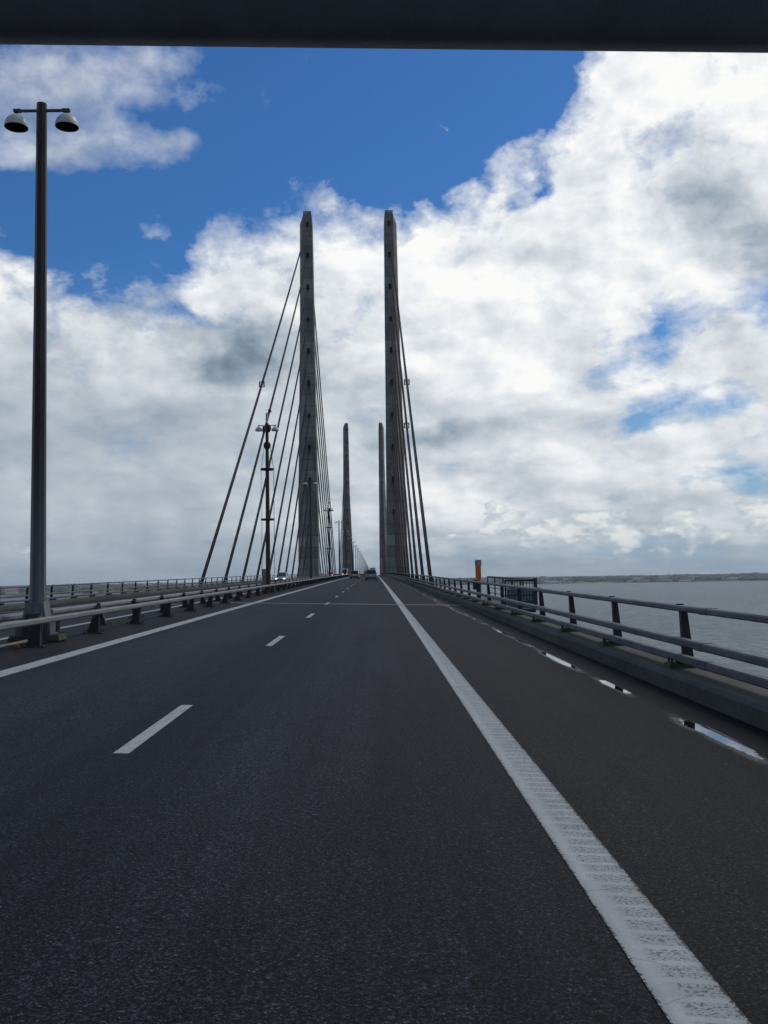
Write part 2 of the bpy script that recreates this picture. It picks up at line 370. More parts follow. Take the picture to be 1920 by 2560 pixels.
    base = t.mix(t.math('MULTIPLY', damp, .30), base, (.026, .029, .040))
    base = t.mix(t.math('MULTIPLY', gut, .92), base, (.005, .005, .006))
    base = t.mix(wet, base, (.010, .010, .011))
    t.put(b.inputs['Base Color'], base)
    ro = t.mix(damp, .70, .44); ro = t.mix(wet, ro, .02)
    t.put(b.inputs['Roughness'], t.sep(ro)[0])
    t.put(b.inputs['Specular IOR Level'], t.math('ADD', t.math('ADD', t.math('MULTIPLY', wet, .45), t.math('MULTIPLY', damp, .12)), .09))
    bn = t.new('ShaderNodeBump'); bn.inputs['Distance'].default_value = .004
    t.put(bn.inputs['Strength'], t.math('MULTIPLY', t.math('SUBTRACT', 1., wet), .8)); t.put(bn.inputs['Height'], sp)
    nm = t.new('ShaderNodeMix', data_type='VECTOR'); t.put(nm.inputs[0], wet); t.l.new(bn.outputs[0], nm.inputs[4]); nm.inputs[5].default_value = (0, 0, 1)
    t.l.new(t.vmath('NORMALIZE', nm.outputs[1]), b.inputs['Normal'])
    return m
ASPH = asphalt()

def paint(name, ribs=False):
    m = bpy.data.materials.new(name); m.use_nodes = True; t = NT(m.node_tree); b = t.n['Principled BSDF']
    tc = t.new('ShaderNodeTexCoord').outputs['Object']; x, y, z = t.sep(tc)
    n = t.noise(tc, 3., 6, .65); fine = t.noise(tc, 60, 4, .7); g = t.noise(t.vmath('MULTIPLY', tc, (1, .6, 1)), 42, 3, .7)
    c = t.mix(t.mapr(n, .3, .7), (.32, .335, .34), (.44, .455, .455))
    c = t.mix(t.mapr(fine, .35, .65, .0, .35), c, (.24, .25, .25))
    wear = t.math('MAXIMUM', t.mapr(g, .56, .68, 0, .8), t.mapr(t.noise(t.vmath('MULTIPLY', tc, (1, .12, 1)), 14., 4, .7), .54, .72, 0, .55))
    if ribs:
        fr = t.math('FRACT', t.math('DIVIDE', t.math('ADD', y, t.math('MULTIPLY', x, .12)), .168))
        rib = t.math('MULTIPLY', t.mapr(fr, .18, .26), t.mapr(fr, .92, .99, 1, 0))
        side = t.mapr(t.math('ADD', x, t.math('MULTIPLY', t.math('SUBTRACT', n, .5), .16)), 1.125, 1.17)
        k = t.math('MULTIPLY', rib, side)
        pits = t.mapr(t.noise(tc, 62, 3, .75), .505, .60, 0, .9)
        c = t.mix(t.math('MULTIPLY', k, pits), c, (.035, .036, .04))
        c = t.mix(t.math('MULTIPLY', k, .16), c, (.16, .16, .155))
        crack = t.voro(t.vmath('ADD', tc, t.vmath('SCALE', t.noise(tc, 4, 3, out=1), scale=.10)), 1.1, 'DISTANCE_TO_EDGE')
        c = t.mix(t.mapr(crack, .0008, .0035, .75, 0), c, (.05, .05, .055))
        wear = t.mapr(g, .66, .74, 0, .7)
        ed = t.math('MINIMUM', t.math('SUBTRACT', x, 1.05), t.math('SUBTRACT', 1.345, x))
        wear = t.math('MAXIMUM', wear, t.mapr(t.math('SUBTRACT', ed, t.math('MULTIPLY', t.mapr(t.noise(tc, 34, 4, .8), .38, .66), .026)), -.006, .0, 1, 0))
        ed2 = t.mapr(ed, 0, .05, .25, 0); wear = t.math('MAXIMUM', wear, ed2)
    c = t.mix(wear, c, (.022, .023, .027))
    t.put(b.inputs['Base Color'], c); b.inputs['Roughness'].default_value = .75
    bn = t.new('ShaderNodeBump'); bn.inputs['Strength'].default_value = .5; bn.inputs['Distance'].default_value = .004
    t.put(bn.inputs['Height'], fine); t.l.new(bn.outputs[0], b.inputs['Normal'])
    return m
PAINT = paint('road_paint'); PAINTR = paint('ribbed_road_paint', True)

# ------------------------------------------------------------------ sweeps along the bridge
def sweep(mb, prof, ys=YS, closed=True, follow=True, xref=0.):
    """prof: (x, height above deck); follow: each point sits on the cross-fall, else on the height at xref"""
    rings = [[(px, y, (zd(px, y) if follow else zd(xref, y))+pz) for px, pz in prof] for y in ys]
    if closed: return mb.rings(rings)
    n = len(prof); vs = [p for r in rings for p in r]
    fs = [(i*n+j, i*n+j+1, (i+1)*n+j+1, (i+1)*n+j) for i in range(len(ys)-1) for j in range(n-1)]
    return mb.add(vs, fs)
def mx(x): return 2*XC-x
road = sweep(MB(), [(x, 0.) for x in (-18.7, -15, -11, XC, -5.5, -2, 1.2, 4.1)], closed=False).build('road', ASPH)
tag(road, kind='structure')
slab = MB()
sweep(slab, [(-19.4, -.02), (-18.8, -.02), (XC, -.03), (4.2, -.02), (4.76, -.02), (4.76, -.6), (3.2, -1.5), (-17.8, -1.5), (-19.4, -.6)], closed=True, follow=False, xref=4.05)
o = slab.build('bridge_deck', DECKC); tag(o, kind='structure')
# kerbs
for s, nm in ((0, 'kerb'), (1, 'kerb')):
    f = (lambda v: v) if s == 0 else mx
    prof = [(f(4.05), -.05), (f(4.065), .19), (f(4.11), .225), (f(4.70), .235), (f(4.72), -.3)]
    mb = MB(); sweep(mb, prof, closed=True, follow=False, xref=f(4.05)); o = mb.build(nm, KERB); tag(o, kind='structure')
# markings
def strip(mb, x0, x1, ys, dz=.004):
    return sweep(mb, [(x0, dz), (x1, dz)], ys, closed=False)
ys_m = [y for y in YS if y < 44]+[43.9]
o = strip(MB(), 1.05, 1.345, [y for y in YS if y < 43.9]+[43.85]).build('edge_line', PAINTR); tag(o, kind='structure')
mb = MB(); strip(mb, 1.05, 1.345, [44.45]+[y for y in YS if y > 45]); strip(mb, -5.80, -5.48, [y for y in YS if y < 42.9]+[43.85]); strip(mb, -5.80, -5.48, [44.45]+[y for y in YS if y > 45])
strip(mb, -8.78, -8.50, YS); strip(mb, -15.95, -15.65, YS)
o = mb.build('edge_line', PAINT); tag(o, kind='structure')
mb = MB()
y0 = 8.42-11.6*3
while y0 < 900:
    strip(mb, -2.315, -2.175, [y0, y0+1.5, y0+2.95]); strip(mb, mx(-2.315), mx(-2.175), [y0, y0+1.5, y0+2.95]); y0 += 11.6
o = mb.build('lane_dash', PAINT); tag(o, kind='structure')
mb = MB()
for yj in (44.0, 325., 850.):
    for xa, xb in ((-18.6, XC), (XC, 4.04)): strip(mb, xa, xb, [yj-.10, yj+.17], .009); strip(mb, xa, xb, [yj+.28, yj+.46], .009)
o = mb.build('expansion_joint', mat('joint_steel', (.21, .21, .205), .5, .1, var=.4, vscale=4.)); tag(o, kind='structure')
mb = MB()
for yj in (44.0, 325., 850.):
    for xa, xb in ((-18.6, XC), (XC, 4.04)): strip(mb, xa, xb, [yj+.171, yj+.279], .007)
o = mb.build('expansion_joint', DARK); tag(o, kind='structure')

# ------------------------------------------------------------------ railings
def rbox(x0, x1, z0, z1, r=.02):
    return [(x0+r, z0), (x1-r, z0), (x1, z0+r), (x1, z1-r), (x1-r, z1), (x0+r, z1), (x0, z1-r), (x0, z0+r)]
def prism_x(prof, y0, y1):
    """prof in (x,z), extruded along y"""
    return [[(x, y0, z) for x, z in prof], [(x, y1, z) for x, z in prof]]
YR = [y for y in YS if y < 1300]
def railing(side, label, ystart, step):
    f = (lambda v: v) if side > 0 else mx
    root = thing('bridge_railing', label, 'railing', (f(4.4), 0, zd(f(4.4), 0)+.23), group='railings along the outer edges of the bridge')
    X0 = root.location.x; Z0 = root.location.z
    for (a, b, z0, z1) in [(4.42, 4.60, 1.060, 1.146), (4.34, 4.50, .578, .682), (4.385, 4.52, .325, .436)]:
        pr = [(f(x), z) for x, z in rbox(a, b, z0, z1)]
        o = sweep(MB(), pr, YR, follow=False, xref=f(4.05)).build('rail', GALV, root); o.location = (-X0, 0, -Z0)
    for (a, b, z0, z1) in [(4.42, 4.60, 1.060, 1.146), (4.34, 4.50, .578, .682), (4.385, 4.52, .325, .436)]:
        for q in range(9):
            yq = ystart-1.2+q*3*step; pr = [(f(x), z+zd(f(4.05), yq)) for x, z in rbox(a-.005, b+.005, z0-.005, z1+.005)]
            o = MB().rings(prism_x(pr, yq-.14, yq+.14)).build('splice_sleeve', GALV_L if q % 2 else GALV, root); o.location = (-X0, 0, -Z0)
    post = MB(); pr = [(f(x), z) for x, z in [(4.53, .33), (4.675, .33), (4.60, 1.05), (4.51, 1.05)]]
    for t0, t1 in ((-.06, -.048), (.048, .06)): post.rings(prism_x(pr, t0, t1))
    pr2 = [(f(x), z) for x, z in [(4.53, .33), (4.55, .33), (4.53, 1.05), (4.51, 1.05)]]; post.rings(prism_x(pr2, -.048, .048))
    pr2 = [(f(x), z) for x, z in [(4.655, .33), (4.675, .33), (4.60, 1.05), (4.58, 1.05)]]; post.rings(prism_x(pr2, -.048, .048))
    post.box((f(4.57), 0, .318), (.24, .22, .02))
    post.box((f(4.51), 0, 1.155), (.10, .06, .018))
    me_post = None; me_ped = None; me_bolt = None
    ys = []; y = ystart-step*3
    while y < 1250: ys.append(y); y += step
    for i, y in enumerate(ys[:100]):
        L = (-X0, y, zd(f(4.05), y)-Z0)
        if me_post is None:
            o = post.build('post', POSTM, root); me_post = o.data
            pd = MB(); pd.box((f(4.48), 0, .265), (.40, .28, .075), taper=(.94, .9)); o2 = pd.build('pedestal', MOSS, o); me_ped = o2.data
            bt = MB(); bt.tube([(0, 0, 0), (0, 0, .08)], .016, 6); me_bolt = bt.build('bolt', POSTM, o, loc=(f(4.34), -.07, .29)).data
            o3 = bpy.data.objects.new('bolt', me_bolt); COL.objects.link(o3); o3.parent = o; o3.location = (f(4.34), .07, .29)
        else:
            o = bpy.data.objects.new('post', me_post); COL.objects.link(o); o.parent = root
            if i < 34:
                o2 = bpy.data.objects.new('pedestal', me_ped); COL.objects.link(o2); o2.parent = o
            if i < 14:
                for by in (-.07, .07): o3 = bpy.data.objects.new('bolt', me_bolt); COL.objects.link(o3); o3.parent = o; o3.location = (f(4.34), by, .29)
        o.location = L
    far = MB()
    for y in ys[100:]:
        z = zd(f(4.05), y); pr = [(f(4.44), z+.24), (f(4.66), z+.24), (f(4.60), z+1.06), (f(4.46), z+1.06)]; far.rings(prism_x(pr, y-.07, y+.07))
    o = far.build('post', POSTM, root); o.location = (-X0, 0, -Z0); o['kind'] = 'stuff'
    return root
railing(1, 'grey three-bar railing on the kerb along the right edge of the bridge, sea behind it', 14.0, 4.0)
railing(-1, 'grey three-bar railing along the far left edge of the bridge beyond the oncoming lanes', 48.6, 3.95)

def median(side, label, ystart, step=4.05):
    f = (lambda v: v) if side > 0 else mx
    root = thing('median_barrier', label, 'crash barrier', (f(-6.85), 0, zd(f(-6.85), 0)), group='low box-beam barriers along the central reserve')
    X0, Z0 = root.location.x, root.location.z
    pr = [(f(x), z) for x, z in rbox(-6.73, -6.59, .468, .592, .03)]
    o = sweep(MB(), pr, YR, follow=False, xref=f(-6.85)).build('beam', GALV_L, root); o.location = (-X0, 0, -Z0)
    pm = MB()
    p2 = [(f(-7.02), .02), (f(-6.74), .02), (f(-6.74), .50), (f(-6.86), .50)]
    for t0, t1 in ((-.06, -.048), (.048, .06)): pm.rings(prism_x(p2, t0, t1))
    pm.rings(prism_x([(f(-6.765), .02), (f(-6.745), .02), (f(-6.745), .50), (f(-6.765), .50)], -.048, .048))
    pm.rings(prism_x([(f(-7.02), .02), (f(-7.0), .02), (f(-6.84), .50), (f(-6.86), .50)], -.048, .048))
    pm.box((f(-6.87), 0, .010), (.46, .34, .02))
    btm = None
    cl = MB(); cl.box((f(-6.80), 0, .555), (.11, .13, .13), taper=(.75, .75)); cl.box((f(-6.80), -.12, .55), (.05, .10, .05))
    mp = mc = None; y = ystart-step*6; ys = []
    while y < 1200: ys.append(y); y += step
    for i, y in enumerate(ys[:100]):
        if mp is None:
            o = pm.build('post', POSTM, root); mp = o.data; o2 = cl.build('clamp', POSTM, o); mc = o2.data
        else:
            o = bpy.data.objects.new('post', mp); COL.objects.link(o); o.parent = root
            if i < 40: o2 = bpy.data.objects.new('clamp', mc); COL.objects.link(o2); o2.parent = o
        if 3 < i < 20:
            for bx, by in ((-7.07, -.12), (-6.68, -.12), (-7.07, .12), (-6.68, .12)):
                if btm is None: ob = MB().tube([(0, 0, 0), (0, 0, .05)], .018, 6).build('bolt', POSTM, o); btm = ob.data
                else: ob = bpy.data.objects.new('bolt', btm); COL.objects.link(ob); ob.parent = o
                ob.location = (f(bx), by, .02)
        o.location = (-X0, y, zd(f(-6.85), y)-Z0)
    far = MB()
    for y in ys[100:]: far.box((f(-6.87), y, zd(f(-6.87), y)+.25), (.2, .12, .5))
    o = far.build('post', POSTM, root); o.location = (-X0, 0, -Z0); o['kind'] = 'stuff'
median(1, 'pale box-beam crash barrier on dark wedge posts, nearer one beside our lanes', 23.3)
median(-1, 'pale box-beam crash barrier behind the nearer one, beside the oncoming lanes', 22.9, 4.0)

# ------------------------------------------------------------------ street lamps
LX = -7.34
def octring(rx, z, n=8, x=0., y=0.): return [(x+rx*math.cos(PI/8+2*PI*j/n), y+rx*math.sin(PI/8+2*PI*j/n), z) for j in range(n)]
def lamp_head(sx, parent, zh, z_arm):
    n = 28
    prof = [(.258*math.cos(a), .285*math.sin(a)) for a in [i*PI/2/9 for i in range(9)]]+[(.05, .29), (.0001, .29)]
    h = MB(); h.lathe([(.258, -.012)]+prof, n, (sx*.57, 0, zh)); h.lathe([(.251, -.012), (.258, -.012)], n, (sx*.57, 0, zh))
    o = h.build('lamp_shade', HEADM, parent, smooth=True)
    i = MB(); i.lathe([(.251, -.012)]+[(.246*math.cos(a), .25*math.sin(a)) for a in [i_*PI/2/6 for i_ in range(6)]]+[(.0001, .25)], n, (sx*.57, 0, zh))
    i.build('reflector', DARK, o, smooth=True)
    b = MB(); b.box((sx*.55, 0, zh+.37), (.16, .10, .06)); b.tube([(sx*.57, 0, zh+.27), (sx*.57, 0, z_arm)], .03, 8); b.build('bracket', POLE, o)
    return o
def make_lamp(first=True, poleM=POLE, H=12.05):
    root = thing('street_lamp', '', 'street lamp')
    p = MB(); p.rings([octring(.185, .0), octring(.170, 1.2), octring(.112, H)])
    p.build('pole', poleM, root)
    a = MB(); a.box((0, 0, H-.16), (1.26, .05, .05)); a.build('arm', POLE, root)
    lamp_head(-1, root, H-.53, H-.16); lamp_head(1, root, H-.53, H-.16)
    return root
def ordinal(n):
    w = ['first', 'second', 'third', 'fourth', 'fifth', 'sixth', 'seventh', 'eighth', 'ninth', 'tenth', 'eleventh', 'twelfth', 'thirteenth', 'fourteenth', 'fifteenth',
         'sixteenth', 'seventeenth', 'eighteenth', 'nineteenth', 'twentieth']
    if n <= 20: return w[n-1]
    t = {2: 'twenty', 3: 'thirty', 4: 'forty'}[(n)//10]
    if n % 10 == 0: return {3: 'thirtieth', 4: 'fortieth'}[n//10]
    return t+'-'+w[n % 10-1]
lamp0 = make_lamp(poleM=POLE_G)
LG = 'double-headed street lamps along the central reserve'
SPY = 44.8
def set_lamp(o, k, label):
    y = 20.75+SPY*k; o.location = (LX, y, zd(LX, y)); o['label'] = label; o['group'] = LG
set_lamp(lamp0, 0, 'tall double-headed lamp post nearest the camera, rising from a boxed foot at the left')
# the boxed foot of the nearest lamp
ft = MB(); ft.box((-.02, .05, .05), (1.10, .66, .10), taper=(.96, .94)); ft.box((.36, 0, .075), (.40, .56, .13), taper=(.86, .9)); ft.box((-.38, .05, .07), (.38, .5, .12), taper=(.9, .9)); ft.build('footing', MOSS, lamp0, bevel=.02)
sk = MB()
sk.rings([[(-.40, -.26, .10), (.36, -.26, .10), (.36, .26, .10), (-.40, .26, .10)], [(-.40, -.26, .40), (.34, -.26, .40), (.34, .26, .40), (-.40, .26, .40)],
          [(-.27, -.21, .50), (.24, -.21, .50), (.24, .21, .50), (-.27, .21, .50)], [(-.20, -.18, .84), (.19, -.18, .84), (.19, .18, .84), (-.20, .18, .84)]])
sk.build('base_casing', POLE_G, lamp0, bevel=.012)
fp = MB(); fp.rings([[(-.20, -.52, .01), (.26, -.52, .01), (.26, -.251, .01), (-.20, -.251, .01)], [(-.12, -.40, .60), (.20, -.40, .60), (.20, -.251, .60), (-.12, -.251, .60)]])
fp.box((.03, -.45, .01), (.62, .36, .02)); fp.build('foot_plate', POSTM, lamp0)
bo = MB(); bo.tube([(.50, -.18, .2), (.50, -.18, .47)], .048, 10); bo.tube([(.50, -.18, .47), (.50, -.18, .485)], .085, 10); bo.tube([(.50, -.18, .485), (.50, -.18, .53)], .03, 8); bo.build('bolt', GALV, lamp0)
protolamp = make_lamp(H=12.05)
used = False
cam_ks = (1, 3)
for k in range(2, 39):
    if k in cam_ks: continue
    o = protolamp if not used else copy_tree(protolamp)
    used = True
    set_lamp(o, k, '%s lamp post from the camera, in the line along the central reserve' % ordinal(k+1))
# lamp posts carrying a camera
def cam_lamp(k, label, full):
    o = make_lamp(poleM=POLE_R, H=11.75); set_lamp(o, k, label)
    m = MB(); m.tube([(0, 0, 11.7), (0, 0, 12.15)], .06, 10); m.box((.0, 0, 12.3), (.16, .16, .32)); m.tube([(0, 0, 12.0), (0, 0, 12.06)], .12, 10); m.build('camera_mount', HEADM, o)
    c = MB()
    c.rings([[(.20+.11*math.cos(a), yy, 12.62+.11*math.sin(a)) for a in [2*PI*j/12 for j in range(12)]] for yy in (-.16, .16)]); c.tube([(.04, 0, 12.45), (.18, 0, 12.58)], .04, 8)
    c.build('camera', BLACKP, o)
    b = MB(); b.box((-.23, -.02, 11.32), (.14, .16, .42)); b.tube([(.14, 0, 11.1), (.17, 0, 11.3), (.17, 0, 11.5), (.12, 0, 11.65)], [.03, .12, .12, .05], 10); b.build('junction_box', POSTM, o)
    cb = MB(); cb.tube([(0, 0, 9.95), (0, 0, 10.1), (0, 0, 10.3), (0, 0, 10.42)], [.17, .25, .25, .17], 12); cb.build('collar', POSTM, o)
    for zz in (8.45, 4.95):
        r = MB(); n = 28
        for ra, rb in ((.41, .475), (.13, .17)):
            r.rings([[(rr*math.cos(2*PI*j/n), rr*math.sin(2*PI*j/n), zz+h) for j in range(n)] for rr, h in ((ra, 0), (rb, 0), (rb, .12), (ra, .12), (ra, 0))], False)
        for a in range(4): q = a*PI/2+PI/4; r.tube([(.14*math.cos(q), .14*math.sin(q), zz+.03), (.43*math.cos(q), .43*math.sin(q), zz+.03)], .025, 6)
        r.build('cable_ring', POSTM, o)
    if full:
        w = MB()
        for a in (0, PI, PI*.86, PI*.14):
            cx, cy = .455*math.cos(a), .455*math.sin(a); w.tube([(.2*math.cos(a), .2*math.sin(a), 10.3), (cx, cy, 8.5), (cx, cy, 1.2)], .009, 5)
        w.build('hoist_line', POSTM, o)
    return o
cam_lamp(1, 'rusty lamp post with two rings, hoist lines and a camera on top, nearer one', True)
cam_lamp(3, 'rusty lamp post with a camera on top in front of the fan of thin cables', True)
yb = 66.6
cabn = thing('equipment_cabinet', 'beige equipment cabinet behind the ringed camera post on the central reserve', 'cabinet', (-7.62, yb, zd(-7.6, yb)))
m = MB(); m.box((0, 0, .82), (.52, .42, 1.44)); m.build('body', BEIGE, cabn, bevel=.015)
m = MB(); m.box((0, -.218, .84), (.44, .014, 1.26)); m.build('door', BEIGE, cabn); m = MB(); m.box((0, 0, 1.575), (.58, .48, .05)); m.build('roof', BEIGE, cabn); m = MB(); m.box((0, 0, .05), (.6, .5, .1)); m.build('plinth', KERB, cabn)

# litter and conduit near the lamp foot
yy = 17.9
c = MB(); c.tube([(-7.30, 20.0, zd(-7.3, 20.0)+.05), (-7.30, 10, zd(-7.3, 10)+.05), (-7.30, -5, zd(-7.3, -5)+.05)], .035, 10)
o = c.build('conduit_pipe', GALV_L, smooth=True); tag(o, 'grey pipe lying on the asphalt in front of the nearest lamp foot', 'pipe')
r_ = MB(); r_.box((0, 0, .035), (.12, .08, .07), taper=(.8, .8))
o = r_.build('debris', mat('orange_rubber', (.30, .085, .012), .7, var=.4, vscale=20), loc=(-7.12, 18.95, zd(-7.12, 18.95)), bevel=.01); tag(o, 'small orange scrap lying beside the pipe at the left edge', 'litter')

# ------------------------------------------------------------------ pylons
CX = -7.75
# height above ZC : inner, ridge, outer distance from centre line, half depth
PT = [(-60, 12.3, 17.5, 20.6, 4.8), (-2, 12.45, 17.3, 20.1, 4.6), (12, 12.5, 17.25, 20.0, 4.4), (28, 12.6, 17.15, 19.85, 4.2), (60, 12.95, 17.0, 19.2, 3.7), (96, 13.15, 16.95, 18.5, 3.2), (132.3, 13.45, 16.9, 18.15, 2.8)]
def pint(z):
    for a, b in zip(PT, PT[1:]):
        if z <= b[0]: t = (z-a[0])/(b[0]-a[0]); return [a[i]+(b[i]-a[i])*t for i in range(1, 5)]
    return list(PT[-1][1:])
HZ = [22.4+12.02*k for k in range(10)]
CP = 15.25
def make_pylon(sx, y0, label):
    root = thing('bridge_pylon', label, 'pylon', (CX+sx*16, y0+4.2, 0), group='concrete pylons of the bridge')
    ox, oy = root.location.x, root.location.y
    def P3(a, b, z): return (CX+sx*a-ox, y0+b-oy, ZC+z)
    zs = [-60, -2, 12, 28, 60, 96, 132.3]
    for h in HZ: zs += [h-.2, h+1.9]
    zs = sorted(zs); hw = .5
    mb = MB(); cols = []
    for z in zs:
        i, r, o_, d = pint(z); fd = 4.6-d
        cols.append([P3(i, fd, z), P3(CP-hw, fd, z), P3(CP+hw, fd, z), P3(r, fd, z), P3(o_, fd+d, z), P3(r, fd+2*d, z), P3(CP+hw, fd+2*d, z), P3(CP-hw, fd+2*d, z), P3(i, fd+2*d, z)])
    n = 9; vs = [p for c_ in cols for p in c_]; fs = []
    hset = [round(h-.2, 3) for h in HZ]
    for k in range(len(zs)-1):
        hole = round(zs[k], 3) in hset
        for j in range(n):
            if hole and j in (1, 6): continue
            j2 = (j+1) % n; fs.append((k*n+j, k*n+j2, (k+1)*n+j2, (k+1)*n+j))
    b = (len(zs)-1)*n
    # chamfered head
    i, r, o_, d = PT[-1][1:]; fd = 4.6-d; hh = 136.6
    top = [P3(i+.35, fd+.3, hh), P3(CP-hw, fd+.3, hh), P3(CP+hw, fd+.3, hh), P3(r-.15, fd+.3, hh), P3(r-.15, fd+d, hh), P3(r-.15, fd+2*d-.3, hh), P3(CP+hw, fd+2*d-.3, hh), P3(CP-hw, fd+2*d-.3, hh), P3(i+.35, fd+2*d-.3, hh)]
    vs += top; tb = b+n
    for j in range(n): j2 = (j+1) % n; fs.append((b+j, b+j2, tb+j2, tb+j))
    fs.append(tuple(tb+j for j in range(n))); fs.append(tuple(reversed(range(n))))
    mb.add(vs, fs); mb.build('shaft', PYL, root)
    for h in HZ:
        for back in (0, 1):
            r0 = MB(); i, r, o_, d = pint(h-.2); i2, r2, o2, d2 = pint(h+1.9); fd = 4.6-d; fd2 = 4.6-d2
            ya = fd if not back else fd+2*d; yb_ = fd2 if not back else fd2+2*d2; dp = 1.1 if not back else -1.1
            q = [P3(CP-hw, ya, h-.2), P3(CP+hw, ya, h-.2), P3(CP+hw, yb_, h+1.9), P3(CP-hw, yb_, h+1.9)]
            q2 = [(x, y+dp, z) for x, y, z in q]
            r0.add(q+q2, [(0, 1, 5, 4), (1, 2, 6, 5), (2, 3, 7, 6), (3, 0, 4, 7), (4, 5, 6, 7)])
            r0.build('anchor_opening', DARK, root)
    if y0 > 500 and sx > 0:
        an = MB()
        for xa in (14.6, 15.6): an.tube([P3(xa, 3., 136.6), P3(xa, 3., 139.6)], .06, 6)
        an.build('aerial', POSTM, root)
    return root
Y1, Y2 = 343., 833.
make_pylon(-1, Y1, 'tall concrete pylon of the nearer pair, left of the road')
make_pylon(1, Y1, 'tall concrete pylon of the nearer pair, right of the road')
make_pylon(-1, Y2, 'smaller-looking concrete pylon of the farther pair, left of the road')
make_pylon(1, Y2, 'smaller-looking concrete pylon of the farther pair, right of the road, aerials on its tip')

# ------------------------------------------------------------------ stay cables
def clampmesh(mb, c):
    x, y, z = c
    for s in (-.46, .46): mb.box((x+s, y, z), (.24, .16, 1.2))
    mb.box((x, y, z+.52), (.95, .16, .17)); mb.box((x, y, z-.52), (.7, .12, .12)); mb.box((x, y, z), (.34, .3, .3))
    return mb
def cable(sx, ypyl, front, k):
    """k=0 is the outermost, longest cable"""
    h = HZ[9-k]; X = CX+sx*CP-.02
    i, r, o_, d = pint(h)
    if front: ya = ypyl+4.6-d+.35; yd = ypyl-(219-19.75*k)
    else: ya = ypyl+4.6+d-.35; yd = ypyl+9.2+(219-19.75*k)
    side = 'left' if sx < 0 else 'right'
    pair = 'nearer' if ypyl < 500 else 'farther'
    face = 'camera side' if front else 'far side'
    lab = '%s longest stay cable on the %s of the %s %s pylon' % (ordinal(k+1), face, pair, side)
    if k == 0: lab = 'longest stay cable on the %s of the %s %s pylon' % (face, pair, side)
    root = thing('stay_cable', lab, 'cable', (X, yd, zd(X, yd)), group='stay cables of the bridge')
    L0 = Vector(root.location); A = Vector((0, 0, -.8)); B = Vector((X, ya+(.5 if front else -.5), ZC+h+.35))-L0
    sag = 1.1*(B-A).length/230
    for s in (-.125, .125):
        pts = []
        for q in range(9): t = q/8; p = A.lerp(B, t); pts.append((p.x+s, p.y, p.z-4*sag*t*(1-t)))
        MB_ = MB(); MB_.tube(pts, .122, 8).build('strand', CABLE, root, smooth=True)
    u = (B-A).normalized(); m = MB(); m.tube([A-u*.5, A+u*2.4], .26, 10); m.build('anchor_tube', CLAMP, root)
    if front and ypyl < 500:
        tt = {(-1, 0): .328, (1, 0): .328, (1, 1): .29}.get((sx, k))
        if tt:
            p = A.lerp(B, tt); clampmesh(MB(), (p.x, p.y, p.z-4*sag*tt*(1-tt))).build('clamp', CLAMP, root)
    return root
for yp in (Y1, Y2):
    for sx in (-1, 1):
        for front in (True, False):
            for k in range(10): cable(sx, yp, front, k)

# ------------------------------------------------------------------ emergency phone and its platform
yp_ = 45.0
PHY, PHX = 45.0, 4.94
ph = thing('emergency_phone', 'orange emergency phone pillar with a handset sign, beyond the right railing', 'emergency phone', (PHX, PHY, zd(4.05, PHY)+.2))
zt = ZC+.70-ph.location.z
m = MB(); m.box((0, 0, (zt-.28+1.0)/2), (.251, .20, zt-.28-1.0)); m.build('cabinet', ORANGE, ph, bevel=.012)
m = MB(); m.box((.03, 0, .5), (.11, .11, 1.0)); m.build('pedestal', ORANGE, ph, bevel=.01)
m = MB(); m.box((0, 0, zt-.142), (.30, .20, .278)); sg = m.build('sign_box', SIGNW, ph, bevel=.008)
hs = MB()
ang = [R(200-14*i) for i in range(8)]
arc = [(.045+.125*math.cos(a)*1.0, -.107, zt-.185+.145*math.sin(a)) for a in [R(185-i*12) for i in range(9)]]
for a, b in zip(arc, arc[1:]):
    a, b = Vector(a), Vector(b); d = (b-a).normalized(); nrm = Vector((-d.z, 0, d.x))*.017
    hs.rings([[a+nrm, a-nrm, a-nrm+Vector((0, .006, 0)), a+nrm+Vector((0, .006, 0))], [b+nrm, b-nrm, b-nrm+Vector((0, .006, 0)), b+nrm+Vector((0, .006, 0))]])
hs.box((arc[0][0]+.018, -.1045, arc[0][2]-.02), (.065, .009, .05)); hs.box((arc[-1][0]+.02, -.1045, arc[-1][2]-.018), (.05, .009, .06))
hs.build('handset_symbol', BLACKP, sg)
tcu = bpy.data.curves.new('sos', 'FONT'); tcu.body = 'SOS'; tcu.size = .068; tcu.extrude = .002; tcu.align_x = 'CENTER'
to = bpy.data.objects.new('sos_tmp', tcu); COL.objects.link(to); bpy.context.view_layer.update()
me = bpy.data.meshes.new_from_object(to.evaluated_get(bpy.context.evaluated_depsgraph_get())); bpy.data.objects.remove(to)
me.materials.clear(); me.materials.append(BLACKP); me.name = 'lettering'
lt = bpy.data.objects.new('lettering', me); COL.objects.link(lt); lt.parent = sg; lt.location = (.065, -.103, zt-.262); lt.rotation_euler = (R(90), 0, 0)

